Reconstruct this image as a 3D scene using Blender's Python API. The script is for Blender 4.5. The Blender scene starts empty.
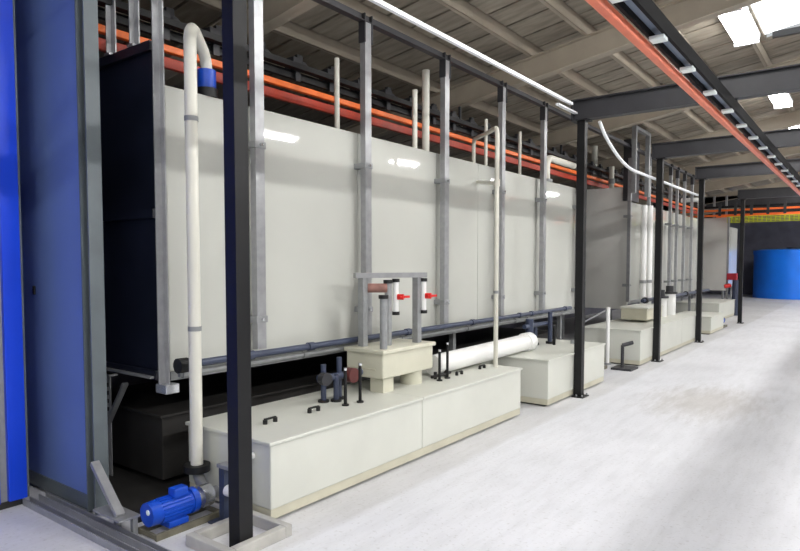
import bpy, bmesh, math, random
from mathutils import Vector, Matrix
random.seed(7)
S = bpy.context.scene
COL = S.collection
PI = math.pi

# ------------------------------------------------------------------ camera, world, exposure
cam = bpy.data.cameras.new('camera')
cam.sensor_width = 36.0
cam.lens = 28.35
cam.shift_y = 0.024
cam.clip_end = 200
camo = bpy.data.objects.new('camera', cam)
COL.objects.link(camo)
camo.location = (0, 0, 1.6)
camo.rotation_euler = (math.radians(90 - 2.9), 0, math.radians(36.87))
S.camera = camo

w = bpy.data.worlds.new('world')
S.world = w
w.use_nodes = True
w.node_tree.nodes['Background'].inputs[0].default_value = (0.93, 0.97, 1.0, 1)
w.node_tree.nodes['Background'].inputs[1].default_value = 0.6

S.view_settings.view_transform = 'Standard'
S.view_settings.look = 'None'
S.view_settings.gamma = 1
S.view_settings.exposure = 0.0
LAMP_POWER = 30.0
RIGHT_POWER = 165.0

# ------------------------------------------------------------------ materials
def srgb(c):
    return tuple((v / 255 / 12.92) if v / 255 <= 0.04045 else ((v / 255 + 0.055) / 1.055) ** 2.4 for v in c)

def mat(name, rgb, rough=0.5, metal=0.0, var=0.06, scale=6.0, bump=0.0, spec=0.5, stretch=None, emit=None, estr=0.0):
    m = bpy.data.materials.new(name)
    m.use_nodes = True
    nt = m.node_tree
    b = nt.nodes['Principled BSDF']
    tc = nt.nodes.new('ShaderNodeTexCoord')
    mp = nt.nodes.new('ShaderNodeMapping')
    nz = nt.nodes.new('ShaderNodeTexNoise')
    nz.inputs['Scale'].default_value = scale
    nz.inputs['Detail'].default_value = 5
    if stretch:
        mp.inputs['Scale'].default_value = stretch
    nt.links.new(tc.outputs['Object'], mp.inputs['Vector'])
    nt.links.new(mp.outputs['Vector'], nz.inputs['Vector'])
    rp = nt.nodes.new('ShaderNodeValToRGB')
    c = srgb(rgb)
    rp.color_ramp.elements[0].position = 0.3
    rp.color_ramp.elements[1].position = 0.7
    rp.color_ramp.elements[0].color = tuple(max(0, v * (1 - var * 2)) for v in c) + (1,)
    rp.color_ramp.elements[1].color = tuple(min(1, v * (1 + var)) for v in c) + (1,)
    nt.links.new(nz.outputs['Fac'], rp.inputs['Fac'])
    nt.links.new(rp.outputs['Color'], b.inputs['Base Color'])
    b.inputs['Roughness'].default_value = rough
    b.inputs['Metallic'].default_value = metal
    b.inputs['Specular IOR Level'].default_value = spec
    if bump:
        bp = nt.nodes.new('ShaderNodeBump')
        bp.inputs['Strength'].default_value = bump
        bp.inputs['Distance'].default_value = 0.01
        nt.links.new(nz.outputs['Fac'], bp.inputs['Height'])
        nt.links.new(bp.outputs['Normal'], b.inputs['Normal'])
    if emit:
        b.inputs['Emission Color'].default_value = tuple(emit) + (1,)
        b.inputs['Emission Strength'].default_value = estr
    return m

def floor_mat():
    m = mat('concrete_floor', (216, 217, 222), 0.55, var=0.05, scale=0.7, spec=0.35)
    nt = m.node_tree
    b = nt.nodes['Principled BSDF']
    tc = nt.nodes['Texture Coordinate']
    base = nt.nodes['Color Ramp']
    # scuffs stretched along the aisle
    mp = nt.nodes.new('ShaderNodeMapping'); mp.inputs['Scale'].default_value = (5, 0.8, 1)
    n2 = nt.nodes.new('ShaderNodeTexNoise'); n2.inputs['Scale'].default_value = 2.2; n2.inputs['Detail'].default_value = 9
    n2.inputs['Roughness'].default_value = 0.7
    nt.links.new(tc.outputs['Object'], mp.inputs['Vector']); nt.links.new(mp.outputs['Vector'], n2.inputs['Vector'])
    r2 = nt.nodes.new('ShaderNodeValToRGB')
    r2.color_ramp.elements[0].position = 0.33; r2.color_ramp.elements[0].color = (0.90, 0.90, 0.895, 1)
    r2.color_ramp.elements[1].position = 0.56; r2.color_ramp.elements[1].color = (1, 1, 1, 1)
    nt.links.new(n2.outputs['Fac'], r2.inputs['Fac'])
    mx = nt.nodes.new('ShaderNodeMixRGB'); mx.blend_type = 'MULTIPLY'; mx.inputs['Fac'].default_value = 1
    nt.links.new(base.outputs['Color'], mx.inputs['Color1']); nt.links.new(r2.outputs['Color'], mx.inputs['Color2'])
    # specks
    n3 = nt.nodes.new('ShaderNodeTexNoise'); n3.inputs['Scale'].default_value = 38; n3.inputs['Detail'].default_value = 3
    nt.links.new(tc.outputs['Object'], n3.inputs['Vector'])
    r3 = nt.nodes.new('ShaderNodeValToRGB')
    r3.color_ramp.elements[0].position = 0.30; r3.color_ramp.elements[0].color = (0.82, 0.81, 0.79, 1)
    r3.color_ramp.elements[1].position = 0.42; r3.color_ramp.elements[1].color = (1, 1, 1, 1)
    nt.links.new(n3.outputs['Fac'], r3.inputs['Fac'])
    mx2 = nt.nodes.new('ShaderNodeMixRGB'); mx2.blend_type = 'MULTIPLY'; mx2.inputs['Fac'].default_value = 0.8
    nt.links.new(mx.outputs['Color'], mx2.inputs['Color1']); nt.links.new(r3.outputs['Color'], mx2.inputs['Color2'])
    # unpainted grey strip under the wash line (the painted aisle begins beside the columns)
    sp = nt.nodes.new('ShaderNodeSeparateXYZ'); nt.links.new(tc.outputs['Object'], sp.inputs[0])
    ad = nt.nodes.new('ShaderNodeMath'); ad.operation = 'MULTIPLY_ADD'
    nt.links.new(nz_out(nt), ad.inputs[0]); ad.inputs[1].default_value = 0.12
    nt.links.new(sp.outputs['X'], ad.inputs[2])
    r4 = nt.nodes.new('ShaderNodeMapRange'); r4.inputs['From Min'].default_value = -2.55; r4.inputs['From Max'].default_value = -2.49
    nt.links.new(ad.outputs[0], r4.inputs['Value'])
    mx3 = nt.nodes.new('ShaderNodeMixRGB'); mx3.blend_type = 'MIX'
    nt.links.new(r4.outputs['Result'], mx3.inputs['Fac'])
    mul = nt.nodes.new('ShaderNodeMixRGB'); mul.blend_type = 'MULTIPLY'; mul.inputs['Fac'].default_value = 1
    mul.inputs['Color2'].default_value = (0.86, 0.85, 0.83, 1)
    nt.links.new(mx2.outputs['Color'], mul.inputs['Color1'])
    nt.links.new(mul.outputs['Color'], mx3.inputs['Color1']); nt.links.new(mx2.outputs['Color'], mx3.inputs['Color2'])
    # soft brownish darker oval in the aisle
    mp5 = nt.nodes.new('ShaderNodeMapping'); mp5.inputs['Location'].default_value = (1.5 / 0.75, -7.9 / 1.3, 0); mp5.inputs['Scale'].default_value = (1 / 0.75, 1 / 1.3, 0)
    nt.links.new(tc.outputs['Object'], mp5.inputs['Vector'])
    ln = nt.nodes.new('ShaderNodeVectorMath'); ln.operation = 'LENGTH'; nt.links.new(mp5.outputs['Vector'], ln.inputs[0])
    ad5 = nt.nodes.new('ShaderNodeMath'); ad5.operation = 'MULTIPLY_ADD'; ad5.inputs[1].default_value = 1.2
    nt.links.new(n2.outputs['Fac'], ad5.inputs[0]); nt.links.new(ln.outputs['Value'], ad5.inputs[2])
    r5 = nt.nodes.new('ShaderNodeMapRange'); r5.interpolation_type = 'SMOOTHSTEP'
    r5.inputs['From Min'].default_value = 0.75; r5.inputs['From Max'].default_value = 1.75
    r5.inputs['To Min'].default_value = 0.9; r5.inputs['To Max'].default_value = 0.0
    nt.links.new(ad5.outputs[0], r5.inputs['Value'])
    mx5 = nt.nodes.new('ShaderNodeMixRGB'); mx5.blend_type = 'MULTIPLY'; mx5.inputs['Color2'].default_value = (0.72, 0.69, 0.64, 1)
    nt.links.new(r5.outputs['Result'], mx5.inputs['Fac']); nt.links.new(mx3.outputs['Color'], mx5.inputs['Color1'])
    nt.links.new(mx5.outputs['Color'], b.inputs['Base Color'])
    return m

def nz_out(nt):
    return nt.nodes['Noise Texture'].outputs['Fac']

M = {}
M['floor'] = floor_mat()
M['cream'] = mat('cream_panel', (192, 193, 186), 0.03, var=0.015, scale=1.6, spec=0.35, bump=0.06)
M['cream_end'] = mat('cream_end_panel', (208, 207, 202), 0.35, var=0.03, scale=2)
M['tank'] = mat('cream_plastic_tank', (205, 206, 197), 0.42, var=0.025, scale=2.5)
M['tank_base'] = mat('olive_cream_plinth', (196, 192, 172), 0.5, var=0.06, scale=4)
M['seam'] = mat('panel_seam', (150, 150, 142), 0.5)
M['pvc'] = mat('cream_pipe', (226, 224, 212), 0.32, var=0.02, scale=3)
M['white'] = mat('white_pipe', (240, 240, 238), 0.3, var=0.02, scale=3)
M['galv'] = mat('galvanised_steel', (160, 161, 163), 0.36, metal=0.45, var=0.06, scale=16, bump=0.05)
M['galv_dull'] = mat('dull_galvanised_steel', (152, 154, 155), 0.5, metal=0.4, var=0.08, scale=14)
M['black'] = mat('black_painted_steel', (10, 10, 13), 0.5, var=0.2, scale=5, spec=0.4)
M['beam'] = mat('dark_grey_steel', (52, 52, 56), 0.5, var=0.12, scale=4)
M['rafter'] = mat('tan_painted_steel', (168, 158, 142), 0.6, var=0.06, scale=3)
M['roof'] = mat('roof_sheet', (150, 142, 128), 0.75, var=0.16, scale=3.0, stretch=(1, 4, 1))
M['bright_blue'] = mat('bright_blue_cladding', (8, 62, 205), 0.35, var=0.05, scale=1.5)
M['slate_blue'] = mat('slate_blue_panel', (104, 126, 182), 0.34, var=0.05, scale=1.5)
M['frame_grey'] = mat('dark_grey_frame', (92, 100, 104), 0.45, var=0.08, scale=5)
M['mouth_shade'] = mat('mouth_shade_sheet', (20, 24, 38), 0.4, var=0.15, scale=3)  # shade of the near tunnel mouth, put into the plate colour
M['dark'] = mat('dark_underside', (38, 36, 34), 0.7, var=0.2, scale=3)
M['orange'] = mat('orange_channel', (246, 118, 48), 0.4, var=0.06, scale=6)
M['orange_shade'] = mat('shaded_orange_channel', (176, 52, 24), 0.45, var=0.1, scale=6)  # the orange again with shade put into its colour, for the lower rail
M['pump_base'] = mat('olive_pump_base', (112, 108, 92), 0.6, var=0.15, scale=10)
M['box_cream'] = mat('box_cream', (204, 202, 184), 0.4, var=0.03, scale=5)
M['track'] = mat('track_black', (14, 14, 17), 0.75, var=0.2, spec=0.2)
M['strip'] = mat('blue_grey_strip', (120, 132, 150), 0.4)
M['orange_lit'] = mat('lit_orange_channel', (228, 122, 92), 0.4, var=0.05, scale=6)  # paler copy of the orange, highlight put into the aisle rail colour
M['rust'] = mat('rusty_pipe', (150, 108, 98), 0.6, var=0.15, scale=12)
M['cream_thin'] = mat('grey_cream_pipe', (204, 202, 190), 0.35, var=0.02)
M['red'] = mat('red_valve', (214, 34, 30), 0.35, var=0.05)
M['pump_blue'] = mat('blue_enamel', (18, 74, 190), 0.35, var=0.08, scale=12)
M['tank_blue'] = mat('blue_polythene', (24, 128, 252), 0.35, var=0.05, scale=2)
M['pipe_blue'] = mat('grey_blue_pipe', (56, 64, 86), 0.4, var=0.08, scale=8)
M['rubber'] = mat('black_rubber', (16, 16, 17), 0.5, var=0.2)
M['wall_dark'] = mat('dark_blockwork', (112, 112, 124), 0.8, var=0.12, scale=2)
M['wall_light'] = mat('pale_blockwork', (190, 190, 186), 0.8, var=0.05, scale=2)
M['yellow'] = mat('yellow_green_guard', (196, 204, 40), 0.5, var=0.15, scale=8)
M['steel_bright'] = mat('bright_steel', (220, 222, 225), 0.25, metal=0.8, var=0.06)
M['tray'] = mat('white_tray_paint', (238, 240, 244), 0.3, var=0.02)
M['concrete'] = mat('footing_concrete', (176, 174, 168), 0.7, var=0.1, scale=7)
M['lamp'] = mat('lamp_tube', (255, 255, 255), 0.5, emit=(1.0, 0.98, 0.95), estr=30.0)
M['skylight'] = mat('roof_light_sheet', (255, 255, 255), 0.5, emit=(0.95, 0.98, 1.0), estr=4.0)
M['clear'] = mat('pale_green_clip', (236, 246, 244), 0.3, var=0.03)

# ------------------------------------------------------------------ mesh helpers
class MB:
    def __init__(self):
        self.bm = bmesh.new()
    def box(self, x0, x1, y0, y1, z0, z1, bev=0.0):
        g = bmesh.ops.create_cube(self.bm, size=1)
        bmesh.ops.scale(self.bm, vec=(x1 - x0, y1 - y0, z1 - z0), verts=g['verts'])
        bmesh.ops.translate(self.bm, vec=((x0 + x1) / 2, (y0 + y1) / 2, (z0 + z1) / 2), verts=g['verts'])
        if bev:
            es = list({e for v in g['verts'] for e in v.link_edges})
            bmesh.ops.bevel(self.bm, geom=es, offset=bev, segments=2, affect='EDGES', profile=0.5)
        return self
    def bar(self, a, b, wd, ht):
        a, b = Vector(a), Vector(b)
        d = b - a
        g = bmesh.ops.create_cube(self.bm, size=1)
        bmesh.ops.scale(self.bm, vec=(wd, ht, d.length), verts=g['verts'])
        up = Vector((0, 0, 1))
        q = up.rotation_difference(d.normalized()).to_matrix().to_4x4()
        if abs(d.normalized().z) < 0.99:
            zax = d.normalized(); xax = zax.cross(up).normalized(); yax = zax.cross(xax)
            q = Matrix((xax, yax, zax)).transposed().to_4x4()
        bmesh.ops.transform(self.bm, matrix=Matrix.Translation((a + b) / 2) @ q, verts=g['verts'])
        return self
    def cyl(self, a, b, r, seg=16, r2=None):
        a, b = Vector(a), Vector(b)
        d = b - a
        g = bmesh.ops.create_cone(self.bm, cap_ends=True, segments=seg, radius1=r, radius2=r if r2 is None else r2, depth=d.length)
        q = Vector((0, 0, 1)).rotation_difference(d.normalized()).to_matrix().to_4x4()
        bmesh.ops.transform(self.bm, matrix=Matrix.Translation((a + b) / 2) @ q, verts=g['verts'])
        return self
    def tube(self, pts, r, seg=14):
        pts = [Vector(p) for p in pts]
        rings = []
        n = len(pts)
        t0 = (pts[1] - pts[0]).normalized()
        ref = Vector((0, 0, 1)) if abs(t0.z) < 0.9 else Vector((1, 0, 0))
        u = t0.cross(ref).normalized()
        for i, p in enumerate(pts):
            t = (pts[min(i + 1, n - 1)] - pts[max(i - 1, 0)]).normalized()
            u = (u - t * u.dot(t)).normalized()
            v = t.cross(u)
            rings.append([self.bm.verts.new(p + (u * math.cos(2 * PI * k / seg) + v * math.sin(2 * PI * k / seg)) * r) for k in range(seg)])
        for i in range(n - 1):
            for k in range(seg):
                self.bm.faces.new((rings[i][k], rings[i][(k + 1) % seg], rings[i + 1][(k + 1) % seg], rings[i + 1][k]))
        self.bm.faces.new(rings[0]); self.bm.faces.new(rings[-1])
        return self
    def prism(self, poly, axis, a, b):
        """poly: 2-D outline; axis 'y': (x,z) along y; axis 'z': (x,y) along z; axis 'x': (y,z) along x"""
        f = {'y': lambda p, t: (p[0], t, p[1]), 'z': lambda p, t: (p[0], p[1], t), 'x': lambda p, t: (t, p[0], p[1])}[axis]
        va = [self.bm.verts.new(f(p, a)) for p in poly]
        vb = [self.bm.verts.new(f(p, b)) for p in poly]
        n = len(poly)
        self.bm.faces.new(va); self.bm.faces.new(list(reversed(vb)))
        for i in range(n):
            self.bm.faces.new((va[i], vb[i], vb[(i + 1) % n], va[(i + 1) % n]))
        return self
    def build(self, name, m, parent=None, smooth=False):
        bmesh.ops.recalc_face_normals(self.bm, faces=self.bm.faces)
        me = bpy.data.meshes.new(name)
        self.bm.to_mesh(me); self.bm.free()
        me.materials.append(m)
        if smooth:
            for p in me.polygons:
                p.use_smooth = True
            try:
                me.set_sharp_from_angle(angle=math.radians(38))
            except Exception:
                pass
        o = bpy.data.objects.new(name, me)
        COL.objects.link(o)
        if parent:
            o.parent = parent
            o.matrix_parent_inverse = Matrix.Translation(parent.location).inverted()
        return o

def arc(c, r, a0, a1, u, v, n=8):
    c, u, v = Vector(c), Vector(u), Vector(v)
    return [c + u * r * math.cos(a0 + (a1 - a0) * i / n) + v * r * math.sin(a0 + (a1 - a0) * i / n) for i in range(n + 1)]

def tag(o, label, cat, group=None):
    o['label'] = label; o['category'] = cat
    if group: o['group'] = group
    return o

def thing(name, label, cat, loc=(0, 0, 0), group=None):
    o = bpy.data.objects.new(name, None)
    o.empty_display_size = 0.1
    o.location = loc
    COL.objects.link(o)
    return tag(o, label, cat, group)

def struct(o):
    o['kind'] = 'structure'
    return o

def dup(root, loc, label, group=None):
    r = root.copy(); COL.objects.link(r); r.location = loc
    r['label'] = label
    if group: r['group'] = group
    for ch in list(root.children):
        c = ch.copy(); COL.objects.link(c); c.parent = r
        c.matrix_parent_inverse = ch.matrix_parent_inverse.copy()
        for g in list(ch.children):
            d = g.copy(); COL.objects.link(d); d.parent = c
            d.matrix_parent_inverse = g.matrix_parent_inverse.copy()
    return r

# ------------------------------------------------------------------ setting
XL, XR, Y0, Y1 = -7.0, 7.0, -5.0, 36.0
def roof_z(x):
    return 4.42 + 0.157 * (x + 2.61)

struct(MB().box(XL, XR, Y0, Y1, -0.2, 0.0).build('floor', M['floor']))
struct(MB().box(XL - 0.2, XL, Y0, Y1, -0.2, roof_z(XL)).build('wall_left', M['wall_dark']))
struct(MB().box(XR, XR + 0.2, Y0, Y1, -0.2, roof_z(XR)).build('wall_right', M['wall_light']))
struct(MB().prism([(XL, -0.2), (XR, -0.2), (XR, roof_z(XR)), (XL, roof_z(XL))], 'y', Y1, Y1 + 0.2).build('wall_back', M['wall_dark']))

# roof: sheets with open lap grooves running with the slope, rooflight opening left out
SKX0, SKX1, SKY0, SKY1 = -1.26, -0.60, 7.45, 9.80
cb = MB()
def roof_slab(x0, x1, y0, y1, lift=0.0):
    cb.prism([(x0, roof_z(x0) + lift), (x1, roof_z(x1) + lift), (x1, roof_z(x1) + lift + 0.05), (x0, roof_z(x0) + lift + 0.05)], 'y', y0, y1)
y = Y0
k = 0
while y < Y1:
    ye = min(y + 0.43, Y1)
    cuts = [(XL, XR)]
    if ye - 0.02 > SKY0 and y < SKY1:
        cuts = [(XL, SKX0), (SKX1, XR)]
    for (a, b) in cuts:
        roof_slab(a, b, y, ye - 0.035)
        roof_slab(a, b, ye - 0.035, ye, 0.035)
    y = ye
    k += 1
struct(cb.build('ceiling', M['roof']))
sk = MB().prism([(SKX0 + .01, roof_z(SKX0) + .02), (SKX1 - .01, roof_z(SKX1) + .02), (SKX1 - .01, roof_z(SKX1) + .04), (SKX0 + .01, roof_z(SKX0) + .04)], 'y', SKY0, SKY1)
struct(sk.build('window_1', M['skylight']))

struct(MB().box(SKX0 + 0.1, SKX1, SKY1 - 0.03, SKY1 + 0.03, roof_z(SKX0) - 0.05, roof_z(SKX0) + 0.03).build('window_sill', M['black']))
n_trim = 0
def trim(mb, m):
    global n_trim
    n_trim += 1
    return struct(mb.build('trim_%d' % n_trim, m))

PUR = [-5.55, -4.85, -4.14, -3.43, -2.74, -2.03, -1.32, -0.58, 0.15, 0.9, 1.7, 2.5, 3.3, 4.1, 4.9, 5.7]
for x in PUR:
    zt = roof_z(x) - 0.002
    mb = MB()
    # C-section purlin: web and two flanges
    mb.box(x - 0.008, x + 0.0, Y0, Y1, zt - 0.15, zt)
    mb.box(x - 0.045, x + 0.0, Y0, Y1, zt - 0.15, zt - 0.142)
    mb.box(x - 0.045, x + 0.0, Y0, Y1, zt - 0.012, zt - 0.004)
    trim(mb, M['rafter'])
for y in (0.5, 3.9, 7.34, 10.78, 14.2, 17.6, 21.0, 24.4, 27.8, 31.2):
    mb = MB()
    lo, hi = -0.43, -0.155
    def sl(x0, x1, a, b, y0, y1):
        mb.prism([(x0, roof_z(x0) + a), (x1, roof_z(x1) + a), (x1, roof_z(x1) + b), (x0, roof_z(x0) + b)], 'y', y0, y1)
    sl(XL, XR, lo, hi, y - 0.006, y + 0.006)
    sl(XL, XR, lo, lo + 0.012, y - 0.07, y + 0.07)
    sl(XL, XR, hi - 0.012, hi, y - 0.07, y + 0.07)
    trim(mb, M['rafter'])

# ------------------------------------------------------------------ black columns and dark cross beams
XC = -2.78
COLS = [2.226, 7.28, 10.67, 13.75, 18.7]
CLAB = ['nearest black steel column, standing in a shallow concrete kerb beside the blue pump',
        'second nearest black steel column, in front of the short cream tank',
        'third nearest black steel column, near the start of the far long tank',
        'fourth nearest black steel column, just before the small detached far tank',
        'farthest black steel column, nearest to the blue storage tank']
def make_column(y, lab):
    t = thing('steel_column', lab, 'column', (XC, y, 0), 'black columns along the aisle')
    h = 0.046
    mb = MB()
    mb.box(XC - h, XC + h, y - h, y - h + 0.010, 0.012, 3.27)
    mb.box(XC - h, XC + h, y + h - 0.010, y + h, 0.012, 3.27)
    mb.box(XC + h - 0.010, XC + h, y - h + 0.010, y + h - 0.010, 0.012, 3.27)
    mb.box(XC - h, XC - h + 0.010, y - h + 0.010, y + h - 0.010, 0.012, 3.27)
    mb.build('shaft', M['black'], t)
    MB().box(XC - 0.055, XC + 0.09, y - 0.1, y + 0.1, 0.0, 0.012).build('base_plate', M['black'], t)
    MB().box(XC - 0.05, XC + 0.09, y - 0.09, y + 0.09, 3.258, 3.27).build('cap_plate', M['black'], t)
    for sx in (0, 1):
        for sy in (-1, 1):
            MB().cyl((XC + sx * 0.07, y + sy * 0.078, 0.012), (XC + sx * 0.07, y + sy * 0.078, 0.035), 0.011, 6).build('anchor_bolt', M['galv'], t)
    return t
c0 = make_column(COLS[0], CLAB[0])
for y, lab in zip(COLS[1:], CLAB[1:]):
    dup(c0, (XC, y, 0), lab)

BLAB = ['dark grey cross beam on the second nearest black column', 'dark grey cross beam on the third nearest black column',
        'dark grey cross beam on the fourth nearest black column', 'dark grey cross beam on the farthest black column']
for y, lab in zip(COLS, ['dark grey cross beam on the nearest black column'] + BLAB):
    mb = MB()
    mb.box(XC - 0.12, 6.6, y - 0.006, y + 0.006, 3.27, 3.51)
    mb.box(XC - 0.12, 6.6, y - 0.06, y + 0.06, 3.27, 3.282)
    mb.box(XC - 0.12, 6.6, y - 0.06, y + 0.06, 3.498, 3.51)
    mb.box(XC - 0.12, XC - 0.108, y - 0.06, y + 0.06, 3.27, 3.51)
    tag(mb.build('cross_beam', M['beam']), lab, 'beam', 'cross beams over the aisle')
for y, lab in ((24.4, 'dark cross beam high in front of the far wall'), (29.5, 'farthest dark cross beam against the far wall')):
    mb = MB()
    mb.box(-6.6, 6.6, y - 0.006, y + 0.006, 3.5, 3.9)
    mb.box(-6.6, 6.6, y - 0.09, y + 0.09, 3.5, 3.515)
    mb.box(-6.6, 6.6, y - 0.09, y + 0.09, 3.885, 3.9)
    tag(mb.build('cross_beam', M['beam']), lab, 'beam', 'cross beams over the aisle')

# kerb around the first column
mb = MB()
x0, x1, ya, yb = -3.06, -2.68, 2.06, 2.52
for a in ((x0, x1, ya, ya + 0.05), (x0, x1, yb - 0.05, yb), (x0, x0 + 0.05, ya + 0.05, yb - 0.05), (x1 - 0.05, x1, ya + 0.05, yb - 0.05)):
    mb.box(a[0], a[1], a[2], a[3], 0, 0.07, 0.006)
tag(mb.build('concrete_kerb', M['concrete']), 'low square concrete kerb around the foot of the nearest black column', 'kerb')

# ------------------------------------------------------------------ blue enclosure at the left
bx = thing('blue_enclosure', 'bright blue clad enclosure at the left edge, turned along the aisle', 'enclosure', (-4.43, 1.2, 0))
MB().box(-5.9, -4.43, -1.2, 1.64, 0.05, 3.9, 0.004).build('wall_panel', M['bright_blue'], bx)
MB().box(-5.9, -4.43, 1.69, 1.80, 0.05, 3.9, 0.004).build('wall_panel', M['bright_blue'], bx)
MB().box(-5.9, -4.46, 1.64, 1.69, 0.05, 3.9).build('joint_strip', M['galv_dull'], bx)
MB().box(-5.9, -4.47, -1.2, 1.79, 0.0, 0.05).build('plinth', M['dark'], bx)
MB().box(-4.47, -4.44, 1.80, 1.815, 0.05, 3.9).build('corner_trim', M['frame_grey'], bx)

sp = thing('slate_blue_screen', 'tall slate blue panel in a dark grey frame beside the bright blue enclosure', 'panel', (-4.2, 1.99, 0))
MB().box(-5.2, -3.955, 1.975, 2.02, 0.115, 3.95).build('panel', M['slate_blue'], sp)
mb = MB()
mb.box(-3.955, -3.945, 1.955, 2.045, 0.02, 3.95)
mb.box(-3.945, -3.86, 1.995, 2.003, 0.02, 3.95)
mb.box(-3.862, -3.85, 1.955, 2.045, 0.02, 3.95)
mb.build('upright', M['frame_grey'], sp)
MB().box(-5.2, -3.955, 1.965, 2.03, 0.02, 0.115).build('kick_plate', M['frame_grey'], sp)
MB().box(-4.66, -4.635, 1.962, 1.975, 1.38, 1.44, 0.003).build('latch', M['black'], sp)

tr = thing('floor_track', 'pair of galvanised floor rails running out below the slate blue panel', 'track', (-3.9, 1.85, 0))
for yy in (1.80, 1.90):
    mb = MB()
    mb.box(-4.45, -2.9, yy - 0.025, yy + 0.025, 0, 0.008)
    mb.box(-4.45, -2.9, yy - 0.025, yy - 0.018, 0.008, 0.045)
    mb.box(-4.45, -2.9, yy + 0.018, yy + 0.025, 0.008, 0.045)
    mb.build('rail', M['galv'], tr)

ft = thing('prop_bracket', 'short galvanised prop leaning from the grey upright down to a small steel plate', 'bracket', (-3.5, 2.0, 0))
MB().bar((-3.80, 1.93, 0.37), (-3.46, 1.90, 0.13), 0.05, 0.03).build('brace', M['galv'], ft)
MB().box(-3.70, -3.40, 1.86, 1.99, 0.112, 0.124).build('top_plate', M['galv'], ft)
MB().box(-3.44, -3.41, 1.95, 1.98, 0.0, 0.112).build('leg', M['galv_dull'], ft)
MB().box(-3.60, -3.57, 1.935, 1.965, 0.0, 0.112).build('leg', M['galv_dull'], ft)

# ------------------------------------------------------------------ wash tunnels
WX = -3.80
def tunnel(y0, y1, seams, lab, legs, dark_mouth=False, xback=-5.3):
    t = thing('wash_tunnel', lab, 'machine', (-4.5, y0, 0))
    ed = [y0] + seams + [y1]
    for a, b in zip(ed[:-1], ed[1:]):
        MB().box(WX - 0.05, WX, a + 0.003, b - 0.003, 0.86, 2.78, 0.004).build('side_panel', M['cream'], t)
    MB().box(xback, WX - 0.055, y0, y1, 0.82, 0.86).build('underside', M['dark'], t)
    mb = MB()
    mb.box(xback, -4.62, y0, y1, 2.74, 2.78)
    mb.box(-4.38, WX - 0.05, y0, y1, 2.74, 2.78)
    mb.build('roof_panel', M['cream'], t)
    MB().box(xback, xback + 0.05, y0, y1, 0.86, 2.74).build('side_panel', M['cream'], t)
    MB().box(WX - 0.04, WX + 0.012, y0, y1, 0.80, 0.86).build('bottom_angle', M['galv_dull'], t)
    if dark_mouth:
        MB().box(xback, WX - 0.04, y0 - 0.05, y0 - 0.03, 0.82, 3.06).build('end_plate', M['mouth_shade'], t)
        for zz in (0.84, 1.93, 3.03):
            MB().box(xback, WX - 0.04, y0 - 0.08, y0 - 0.05, zz - 0.03, zz + 0.03).build('stiffener', M['mouth_shade'], t)
        MB().box(-4.9, WX - 0.06, y0 - 0.11, y0 - 0.08, 0.82, 0.835).build('drip_edge', M['galv'], t)
    else:
        MB().box(xback + 0.2, WX + 0.01, y0 - 0.05, y0 - 0.004, 0.70, 3.06, 0.006).build('end_plate', M['cream_end'], t)
    for ly in legs:
        for lx in (WX - 0.12, xback + 0.12):
            MB().box(lx - 0.03, lx + 0.03, ly - 0.03, ly + 0.03, 0.0, 0.82).build('leg', M['galv_dull'], t)
    return t
t1 = tunnel(2.46, 9.7, [3.16, 4.42, 5.73, 6.62, 8.25], 'nearest and longest cream panelled wash tunnel, raised behind the long near tank', [6.25, 9.4], True)
t2 = tunnel(12.42, 18.4, [13.4, 14.3, 15.1, 15.7, 16.4, 17.2], 'middle cream wash tunnel, its grey end plate facing the camera beyond the gap', [12.6, 15.6, 18.2])
t3 = tunnel(22.7, 24.6, [23.6], 'farthest cream wash tunnel, seen as a narrow end plate between two black columns', [22.9, 24.4])

# end post of the first tunnel and its bracket
pz = thing('corner_post', 'bright galvanised post at the near corner of the nearest wash tunnel', 'post', (-3.72, 2.36, 0.8))
mb = MB()
mb.box(-3.755, -3.745, 2.345, 2.40, 0.80, 3.80)
mb.box(-3.755, -3.705, 2.39, 2.40, 0.80, 3.80)
mb.build('angle', M['galv'], pz)
MB().box(-3.78, -3.66, 2.34, 2.44, 0.74, 0.80, 0.004).build('foot_block', M['steel_bright'], pz)
for x, lab in ((-4.36, 'galvanised post above the dark end plate, beside the slate blue panel'),
               (-4.06, 'galvanised post above the dark end plate, midway to the corner post')):
    mb = MB()
    mb.box(x - 0.03, x + 0.03, 2.42, 2.43, 3.06, 3.78)
    mb.box(x - 0.03, x - 0.022, 2.385, 2.42, 3.06, 3.78)
    mb.box(x - 0.035, x + 0.035, 2.37, 2.43, 3.06, 3.075)
    tag(mb.build('hanger_post', M['galv']), lab, 'post', 'posts on the dark end plate')
lg = thing('tunnel_stand', 'perforated galvanised stand with a diagonal brace below the dark end plate', 'stand', (-4.52, 2.36, 0))
mb = MB()
mb.box(-4.55, -4.49, 2.41, 2.418, 0.012, 0.79)
mb.box(-4.55, -4.542, 2.36, 2.41, 0.012, 0.79)
mb.build('post', M['galv'], lg)
for zz in (0.5, 0.56, 0.62, 0.68):
    MB().box(-4.525, -4.512, 2.405, 2.41, zz, zz + 0.03).build('slot', M['dark'], lg)
MB().box(-4.56, -4.40, 2.36, 2.42, 0.775, 0.79).build('head_plate', M['galv'], lg)
MB().bar((-4.24, 2.39, 0.74), (-4.49, 2.39, 0.42), 0.04, 0.02).build('brace', M['galv'], lg)

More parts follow.
